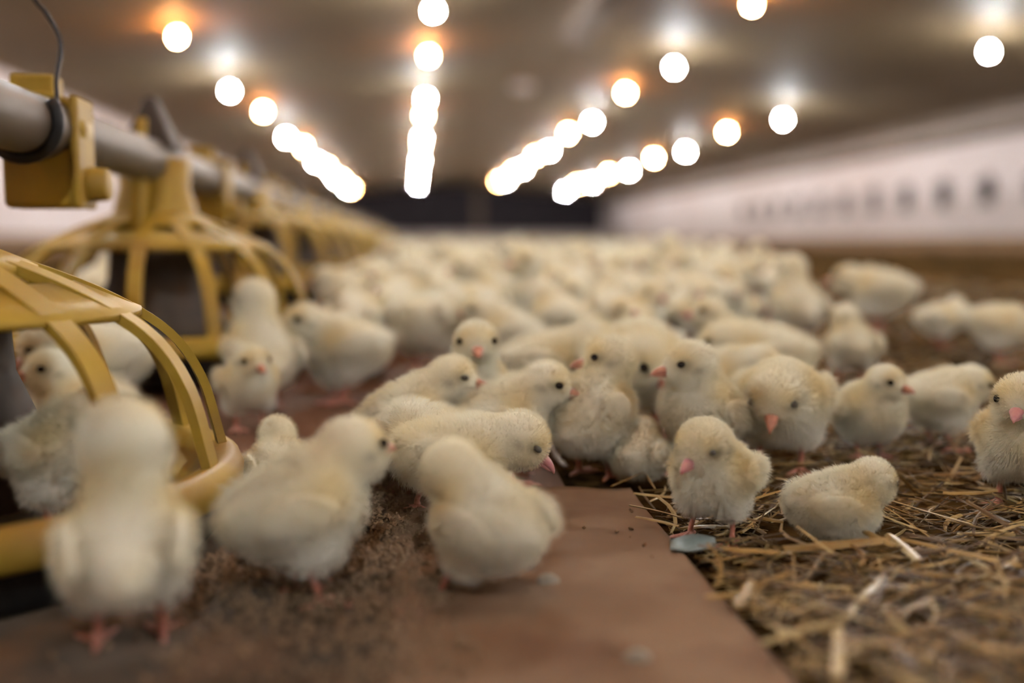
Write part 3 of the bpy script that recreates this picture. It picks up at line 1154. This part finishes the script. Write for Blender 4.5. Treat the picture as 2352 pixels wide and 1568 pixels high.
# second ranks
hero('chick with black eye facing the camera beside the second feeder', 572, 285, 'hunch', foot=985, top=783, hair=8000, hyaw=10, hpitch=-10)
hero('tall chick stretching up with its back turned by the second feeder', 605, 112, 'tall', depth=1.10, top=633, hair=5000, hyaw=15)
hero('golden-necked chick turned away left of the gap in the flock', 785, 155, 'low', foot=925, top=735, hair=7000, head=(.040, .002, .078), hyaw=-30)
hero('chick with grey eye looking left behind the golden-necked chick', 800, 178, 'low', depth=1.14, top=688, hair=5000, hyaw=20, head=(.044, 0, .078))
hero('round pale chick rump at the far side of the bare paper', 985, 66, 'peck', depth=1.28, top=652, hair=5000, head=(.050, -.010, .070), hyaw=-30)
hero('small chick with orange beak looking left behind the upright chick', 1165, 172, 'stand', depth=1.26, top=672, hair=4000, hyaw=10, head=(.03, 0, .076))
hero('chick stooping right with orange beak tip above the stub-wing chick', 1255, 12, 'low', depth=1.06, top=726, hair=7000, hyaw=-5, head=(.048, 0, .076), hpitch=-15)
hero('chick with lowered red beak between the stub-wing and drowsy chicks', 1455, 290, 'low', depth=1.0, top=724, hair=7000, head=(.040, -.006, .060), hpitch=-34, hyaw=30)
hero('chick with orange beak looking left far behind the drowsy chick', 1675, 190, 'stand', depth=1.22, top=676, hair=5000, hyaw=0)
hero('chick with dark eye lowering its head left behind the bowing chick', 1760, 176, 'low', depth=1.10, top=732, hair=6000, head=(.046, 0, .066), hpitch=-20)
hero('chick whose orange beak peeks out between the drowsy and bowing chicks', 1648, 348, 'low', depth=1.03, top=782, hair=7000, head=(.046, 0, .070), hpitch=-14)
hero('pale chick with its back turned and head raised, on open straw', 1955, 108, 'stand', foot=880, top=694, hair=7000, head=(.018, .006, .090), hyaw=10)
hero('tall blurred chick with its back turned at the right of the far flock', 1828, 118, 'tall', depth=1.50, top=578, hair=4000, hyaw=15)
hero('blurred chick leaning left, first of the cluster on the open litter', 2020, 165, 'low', depth=1.62, top=604, hair=3500)
hero('blurred chick standing low in the middle of the open litter cluster', 2150, 20, 'low', depth=1.50, top=690, hair=3500, head=(.045, 0, .06))
hero('blurred chick pecking at the right of the open litter cluster', 2290, 350, 'peck', depth=1.38, top=694, hair=3500)
hero('blurred chick half hidden behind the open litter cluster', 2205, 120, 'sit', depth=1.66, top=678, hair=3000, legs=False)
# in and around the feeders
hero('greyish chick eating inside the near feeder behind its bars', 150, 318, 'stand', depth=.64, scale=1.0, hair=9000, head=(.030, 0, .074), hpitch=-66, sink=-.020, fat=.86)
hero('white chick with bowed dark head between the two feeders', 240, 186, 'low', depth=1.05, top=722, hair=5000, head=(.048, 0, .066), hpitch=-35)
hero('tan chick bowing at the near feeder behind the greyish eater', 190, 200, 'sit', depth=.985, top=788, hair=4000, legs=False)
hero('pale chick half hidden behind the bars of the second feeder', 235, 30, 'stand', depth=1.62, top=566, hair=0, legs=True)
hero('tan chick beyond the second feeder at the frame edge', 120, 60, 'sit', depth=1.40, top=655, hair=0, legs=False)

# ------------------------------------------------------------------ the crowd behind
VAR = []
specs = [dict(pose='stand', hyaw=20), dict(pose='low', hpitch=-15), dict(pose='peck', hpitch=-40), dict(pose='tall', hyaw=-30),
         dict(pose='sit', hyaw=30), dict(pose='hunch', hyaw=-40, hpitch=-10), dict(pose='stand', hyaw=-60), dict(pose='low', hyaw=30, head=(.046, .004, .074))]
for i, sp in enumerate(specs):
    ck = Chick(seed=900 + i, **sp)
    r = make_chick(ck, 0, .0040, False, not ck.sit, False, True)
    r.location = (0, 0, -5)
    VAR.append(r)
crng = np.random.default_rng(21)
cand = []
grid = {}


def near_any(x, y, md):
    cs = .2
    i, j = int(math.floor(x / cs)), int(math.floor(y / cs))
    for a in (-1, 0, 1):
        for b in (-1, 0, 1):
            for (u, v, m_) in grid.get((i + a, j + b), ()):
                if (u - x) ** 2 + (v - y) ** 2 < md * md: return True
    return False


def put(x, y, m_=0):
    grid.setdefault((int(math.floor(x / .2)), int(math.floor(y / .2))), []).append((x, y, m_))


for x, y, _ in HEROES: put(x, y)
for _ in range(16000):
    z = 1.22 * math.exp(crng.random() * math.log(34 / 1.22))
    t = (math.log(z) - math.log(1.22)) / math.log(34 / 1.22)
    xl = 700 + 190 * min(1, t * 1.8); xr = 1890 - 330 * min(1, t * 1.6)
    px = crng.uniform(xl, xr)
    if px > 1500 and z < 1.4: continue
    edge = (px - xr + 250) / 250
    if edge > 0 and crng.random() < edge * .8: continue
    if z < 1.45 and 860 < px < 930: continue
    p = at_depth(px, z)
    if p[0] < PX + .225 or p[0] > XR - .5 or len(cand) > 1100: continue
    md = .088 if z < 2.2 else (.105 if z < 4 else (.15 if z < 8 else .20))
    if near_any(p[0], p[1], md): continue
    put(p[0], p[1])
    cand.append((z, p))
cand.sort(key=lambda c: c[0])
print('CROWD', len(cand))
NIND = 235
children = {r.name: list(r.children) for r in VAR}
for i, (z, p) in enumerate(cand[:NIND]):
    src = VAR[int(crng.integers(len(VAR)))]
    r = src.copy(); COL.objects.link(r)
    sc = crng.uniform(.95, 1.16)
    r.location = (p[0], p[1], p[2]); r.scale = (sc, sc, sc); r.rotation_euler = (0, 0, crng.uniform(0, 6.28))
    if 'h' in r: del r['h']
    for ch in children[src.name]:
        if z > 3.2 and not ch.name.startswith(('beak', 'leg')): continue
        c = ch.copy(); COL.objects.link(c); c.parent = r
    tag(r, 'cream chick in the blurred crowd filling the middle of the barn floor', 'chick', 'blurred flock in the middle distance')
    pxx = 1176 + F * ((np.array(p) - CAM) @ RGT) / z
    zone = 'beside the feeders' if pxx < 1050 else ('down the middle of the barn' if pxx < 1480 else 'toward the open litter')
    rank = 'large' if z < 2.0 else ('small' if z < 3.6 else 'tiny')
    r['label'] = f'{rank} blurred cream chick in the crowd {zone}'
    r['group'] = f'{rank} blurred chicks {zone}'
# the rest of the flock, too far to count
lows = []
for i, sp in enumerate(specs[:5]):
    ck = Chick(seed=950 + i, **sp)
    ck._colfun = ck.colour
    me, p_, q_, n_ = body_mesh(ck, .0105, -.001)
    co = np.empty(len(me.vertices) * 3, np.float32); me.vertices.foreach_get('co', co)
    fa = [tuple(pp.vertices) for pp in me.polygons]
    cl = np.empty(len(me.vertices) * 4, np.float32); me.attributes['Col'].data.foreach_get('color', cl)
    lows.append((co.reshape(-1, 3), fa, cl.reshape(-1, 4)[:, :3]))
    bpy.data.meshes.remove(me)
V, Fc, Cc = [], [], []
nb_ = 0
for (z, p) in cand[NIND:]:
    co, fa, cl = lows[int(crng.integers(len(lows)))]
    a = crng.uniform(0, 6.28); sc = crng.uniform(.95, 1.16)
    R = np.array([[math.cos(a), -math.sin(a), 0], [math.sin(a), math.cos(a), 0], [0, 0, 1]])
    V.append(co @ R.T * sc + p); Cc.append(cl)
    Fc.extend([tuple(i + nb_ for i in f_) for f_ in fa]); nb_ += len(co)
if V:
    o = mesh_obj('far_flock', np.vstack(V), Fc, M['skin'])
    set_col(o.data, np.vstack(Cc))
    tag(o, 'distant mass of cream chicks down the barn', 'chicks', kind='stuff')
for r in VAR:
    for ch in list(r.children):
        for g in list(ch.children): bpy.data.objects.remove(g)
        bpy.data.objects.remove(ch)
    bpy.data.objects.remove(r)

# ------------------------------------------------------------------ straw
srng = np.random.default_rng(5)


def straw_strip(c, ang, L, w, lift, tilt, bend, rnd, tube=False, seg=4, fold=None):
    """one flattened stalk: a shallow arched ribbon with thickness"""
    d = np.array([math.cos(ang), math.sin(ang), 0]); s_ = np.array([-d[1], d[0], 0])
    roll = rnd.uniform(-.6, .6)
    up = np.array([0, 0, 1.0])
    sv = s_ * math.cos(roll) + up * math.sin(roll); nv = up * math.cos(roll) - s_ * math.sin(roll)
    vs, fs = [], []
    for i in range(seg + 1):
        t = i / seg - .5
        p = c + d * L * t + s_ * bend * (t * t * 4 - .3) * L + up * (lift + tilt * t * L)
        if fold is not None and t > 0: p = p + (s_ * math.sin(fold) * 1.0 + d * (math.cos(fold) - 1)) * L * t
        g = ground(p[0], p[1])
        p[2] = p[2] + g
        ww = w * (1 - .25 * abs(2 * t) ** 3)
        hgt = w * (.62 if tube else .30)
        vs += [p - sv * ww * .5, p + nv * hgt * .5, p + sv * ww * .5, p - nv * hgt * .35]
    for i in range(seg):
        for k in range(4):
            k2 = (k + 1) % 4
            fs.append((i * 4 + k, i * 4 + 4 + k, i * 4 + 4 + k2, i * 4 + k2))
    fs.append((0, 1, 2, 3)); e = seg * 4; fs.append((e + 3, e + 2, e + 1, e))
    return vs, fs


def free_of_paper(x, y):
    if y < YE + .01: return x > XE + .004
    return x > XE - .04 + .02 * math.sin(y * 9)


mbs = [MB(), MB(), MB()]
LYING = [(hx_, hy_) for hx_, hy_, r_ in HEROES if 'lying' in r_['label'] or 'crouching under' in r_['label']]
N = 0
for _ in range(20000):
    # density falls with distance
    y = 0.36 + 2.4 * srng.random() ** 1.9
    x = srng.uniform(XE - .1, min(1.6, .30 + y * .66))
    if not free_of_paper(x, y): continue
    if y > 1.4 and srng.random() < .5: continue
    L = srng.choice([srng.uniform(.008, .022), srng.uniform(.02, .045), srng.uniform(.04, .085)], p=[.46, .38, .16])
    w = srng.uniform(.0007, .0028) * (1.45 if L > .03 else 1)
    ang = srng.normal(.15, .55) if srng.random() < .55 else srng.uniform(0, 3.14)
    if not free_of_paper(x - abs(math.cos(ang)) * L * .45, y): continue
    if any((x + t_ * math.cos(ang) * L - hx_) ** 2 + (y + t_ * math.sin(ang) * L - hy_) ** 2 < .042 ** 2 for hx_, hy_ in LYING for t_ in (-.5, -.2, .2, .5)): continue
    lift = srng.uniform(-.004, .006) + (.008 * srng.random() if L > .03 else 0)
    vs, fs = straw_strip(np.array([x, y, 0.0]), ang, L, w, lift, srng.normal(0, .22), srng.normal(0, .10), srng, srng.random() < .3, 3 if L < .03 else 4)
    k = srng.choice(3, p=[.34, .52, .14])
    mbs[k].add(vs, fs)
    N += 1
print('STRAW', N)
sb = mbs[1].build('straw_bedding', M['straw2'], None, False)
tag(sb, 'chopped brown and gold straw bedding beside the paper sheet', 'straw', kind='stuff')
for k, nm in ((0, 'gold_straw'), (2, 'pale_straw')):
    tag(mbs[k].build(nm, M['straw1' if k == 0 else 'straw3'], sb, False), kind='stuff')

# prominent stalks, placed one by one: (x0,y0,x1,y1) pixel ends on the ground, width, material, label
STALKS = [
    (1450, 1163, 1570, 1187, .0050, 'straw3', 'split pale stalk pointing right from the paper corner'),
    (1462, 1188, 1562, 1206, .0030, 'straw1', 'thin gold stalk just below the paper corner stalk'),
    (1455, 1135, 1560, 1142, .0030, 'straw3', 'thin stalk reaching under the sleepy chick from the paper corner'),
    (1800, 1262, 2040, 1240, .0075, 'straw1', 'broad gold stalk lying before the tucked chick'),
    (1840, 1282, 2010, 1276, .0034, 'straw2', 'narrow brown stalk under the broad gold stalk'),
    (1660, 1262, 1790, 1266, .0045, 'straw1', 'olive stalk under the sleepy chick toes'),
    (1965, 1212, 2052, 1254, .0050, 'straw1', 'short stalk crossing in front of the tucked chick'),
    (2040, 1150, 2230, 1205, .0044, 'straw3', 'long pale stalk slanting right from the tucked chick'),
    (2070, 1240, 2345, 1300, .0070, 'straw1', 'thick gold stalk running to the frame edge'),
    (2040, 1228, 2110, 1285, .0060, 'straw3', 'bent greenish pale leaf over the thick stalk'),
    (1940, 1420, 2030, 1322, .0058, 'straw3', 'bright blurred stalk standing out in the front straw'),
    (1925, 1560, 1925, 1440, .0060, 'straw3', 'pale blurred stalk pointing at the bottom frame edge'),
    (1750, 1480, 1940, 1420, .0050, 'straw3', 'long blurred pale stalk leading left of the bright one'),
    (1690, 1395, 1730, 1335, .0060, 'straw1', 'folded gold blade near the paper edge'),
    (1620, 1375, 1690, 1362, .0045, 'straw1', 'short gold blade touching the paper edge'),
    (1780, 1345, 1880, 1345, .0040, 'straw1', 'gold blade lying level in the front straw'),
    (1800, 1420, 1890, 1380, .0038, 'straw3', 'pale blade in the middle of the front straw'),
    (1740, 1375, 1800, 1410, .0040, 'straw1', 'orange gold blade near the folded blade'),
    (2060, 1420, 2140, 1370, .0040, 'straw1', 'gold stalk right of the bright standing stalk'),
    (2150, 1500, 2260, 1440, .0045, 'straw2', 'brown blurred stalk near the lower frame corner'),
    (2030, 1480, 2110, 1540, .0045, 'straw2', 'brown blurred stalk below the bright stalk'),
    (2210, 1370, 2340, 1350, .0045, 'straw1', 'gold blurred stalk by the lower frame corner'),
    (1790, 1150, 1800, 1180, .0030, 'straw1', 'small stalk between the sleepy and the tucked chicks'),
    (1745, 1192, 1800, 1196, .0034, 'straw1', 'level stalk between the sleepy and the tucked chicks'),
    (2100, 1092, 2320, 1082, .0040, 'straw1', 'gold stalk lying behind the tucked chick near the frame edge'),
    (2080, 1075, 2190, 1040, .0028, 'straw2', 'thin brown stalk slanting up behind the tucked chick'),
    (2130, 1060, 2150, 1010, .0026, 'straw3', 'thin pale stalk standing by the walking chick'),
    (1760, 1068, 1900, 1062, .0032, 'straw1', 'gold stalk level behind the tucked chick'),
    (2150, 1120, 2320, 1165, .0036, 'straw2', 'brown stalk slanting toward the frame edge chick'),
    (2180, 1200, 2330, 1225, .0036, 'straw1', 'gold stalk above the thick stalk at the frame edge'),
    (1405, 1118, 1482, 1082, .0046, 'straw1', 'orange stalk leaning on the crouching yellowish chick'),
    (1480, 1085, 1505, 1122, .0016, 'straw1', 'thread-thin stalk bent down from the leaning orange stalk'),
    (2000, 1330, 2080, 1350, .0042, 'straw2', 'brown blade under the bright standing stalk'),
    (2120, 1310, 2240, 1330, .0050, 'straw1', 'gold blade below the thick stalk'),
]
for i, (x0, y0, x1, y1, w, mt, lab) in enumerate(STALKS):
    a, _ = on_ground(x0, y0, .010); b, _ = on_ground(x1, y1, .012)
    c = (a + b) / 2
    L = float(np.linalg.norm((b - a)[:2])); ang = math.atan2(b[1] - a[1], b[0] - a[0])
    vs, fs = straw_strip(np.array([c[0], c[1], 0.0]), ang, L, w, .011, .02, srng.normal(0, .02), srng, False, 8)
    vs = [v - np.array([c[0], c[1], 0]) for v in vs]
    o = mesh_obj('straw_stalk', vs, fs, M[mt], None, False)
    o.location = (c[0], c[1], 0)
    tag(o, lab, 'straw', 'straw stalks lying on the bedding')

# feed crumbs heaped between feeder and paper, and strewn on the paper
def crumbs(name, n, fn, smin, smax, label):
    mb = MB()
    for _ in range(n):
        x, y, z = fn()
        r = srng.uniform(smin, smax)
        q = srng.normal(size=(6, 3)) * .25
        base = np.array([(1, 0, 0), (-1, 0, 0), (0, 1, 0), (0, -1, 0), (0, 0, 1), (0, 0, -1)]) + q
        mb.add([np.array([x, y, z]) + b * r for b in base], [(0, 2, 4), (2, 1, 4), (1, 3, 4), (3, 0, 4), (2, 0, 5), (1, 2, 5), (3, 1, 5), (0, 3, 5)])
    o = mb.build(name, M['crumb'], None, False)
    tag(o, label, 'feed', kind='stuff')
    return o


def heap():
    while True:
        x = srng.normal(-.075, .045); y = srng.normal(.70, .10)
        if (x - PX) ** 2 + (y - .705) ** 2 > .215 ** 2: break
    return x, y, ground(x, y) + .0035 + .004 * abs(srng.normal()) * math.exp(-((x + .075) / .05) ** 2)


def strewn():
    x = srng.uniform(-.12, XE - .005); y = srng.uniform(.3, YE)
    return x, y, ground(x, y) + .0055


crumbs('feed_crumbs', 5200, heap, .0008, .0026, 'heap of brown feed crumbs between the near feeder and the chicks')
def edge_dirt():
    y = srng.uniform(.30, .66); x = -.016 + srng.normal(0, .020)
    return x, y, ground(x, y) + srng.uniform(.002, .0065)


crumbs('dirt_crumbs', 1500, edge_dirt, .0006, .0028, 'brown dirt crumbs along the left edge of the smooth paper')
crumbs('strewn_feed_crumbs', 60, strewn, .0008, .0020, 'few feed crumbs strewn on the smooth paper')

# blue-grey plastic scrap at the paper edge
p0, _ = on_ground(1590, 1275)
vs, fs = [], []
for j in range(5):
    for i in range(7):
        u, v = i / 6 - .5, j / 4 - .5
        vs.append((u * .030 + .005 * v, v * .022, .003 + .0022 * math.sin(u * 4 + v * 3) + .001 * u))
for j in range(4):
    for i in range(6):
        fs.append((j * 7 + i, j * 7 + i + 1, j * 7 + i + 8, j * 7 + i + 7))
o = mesh_obj('plastic_scrap', vs, fs, M['scrap'])
o.location = (p0[0], p0[1], p0[2] + .006)
sm = o.modifiers.new('solid', 'SOLIDIFY'); sm.thickness = .0012
tag(o, 'pale blue-grey plastic scrap lying at the paper edge', 'scrap')

# glossy curled strip beside the stub-wing chick
a, _ = on_ground(1245, 1040); b, _ = on_ground(1300, 1085)
mb = MB()
pts_ = catmull([a + [0, 0, .010], a * .7 + b * .3 + [0, 0, .012], a * .3 + b * .7 + [0, 0, .006], b + [0, 0, .005]], 4)
mb.tube(pts_, [.0022 + .0012 * math.sin(i * 1.1) ** 2 for i in range(len(pts_))], 10)
tag(mb.build('foil_strip', M['foil']), 'glossy silvery strip on the paper beside the stub-wing chick', 'scrap')
# droppings on the paper
for (x, y, lab) in ((1258, 1352, 'small grey dropping beside the crouching fluffy chick'), (1462, 1535, 'pale blurred dropping near the bottom of the paper')):
    p, _ = on_ground(x, y)
    mb = MB(); mb.lathe([(0.0002, .0062), (.003, .0058), (.0052, .004), (.0062, .0015), (.006, 0)], 12)
    mb.v = [np.array(v) * np.array([1.2, .8, 1]) for v in mb.v]
    o = mb.build('dropping', M['drop']); o.location = (p[0], p[1], p[2] + .003)
    tag(o, lab, 'dropping')
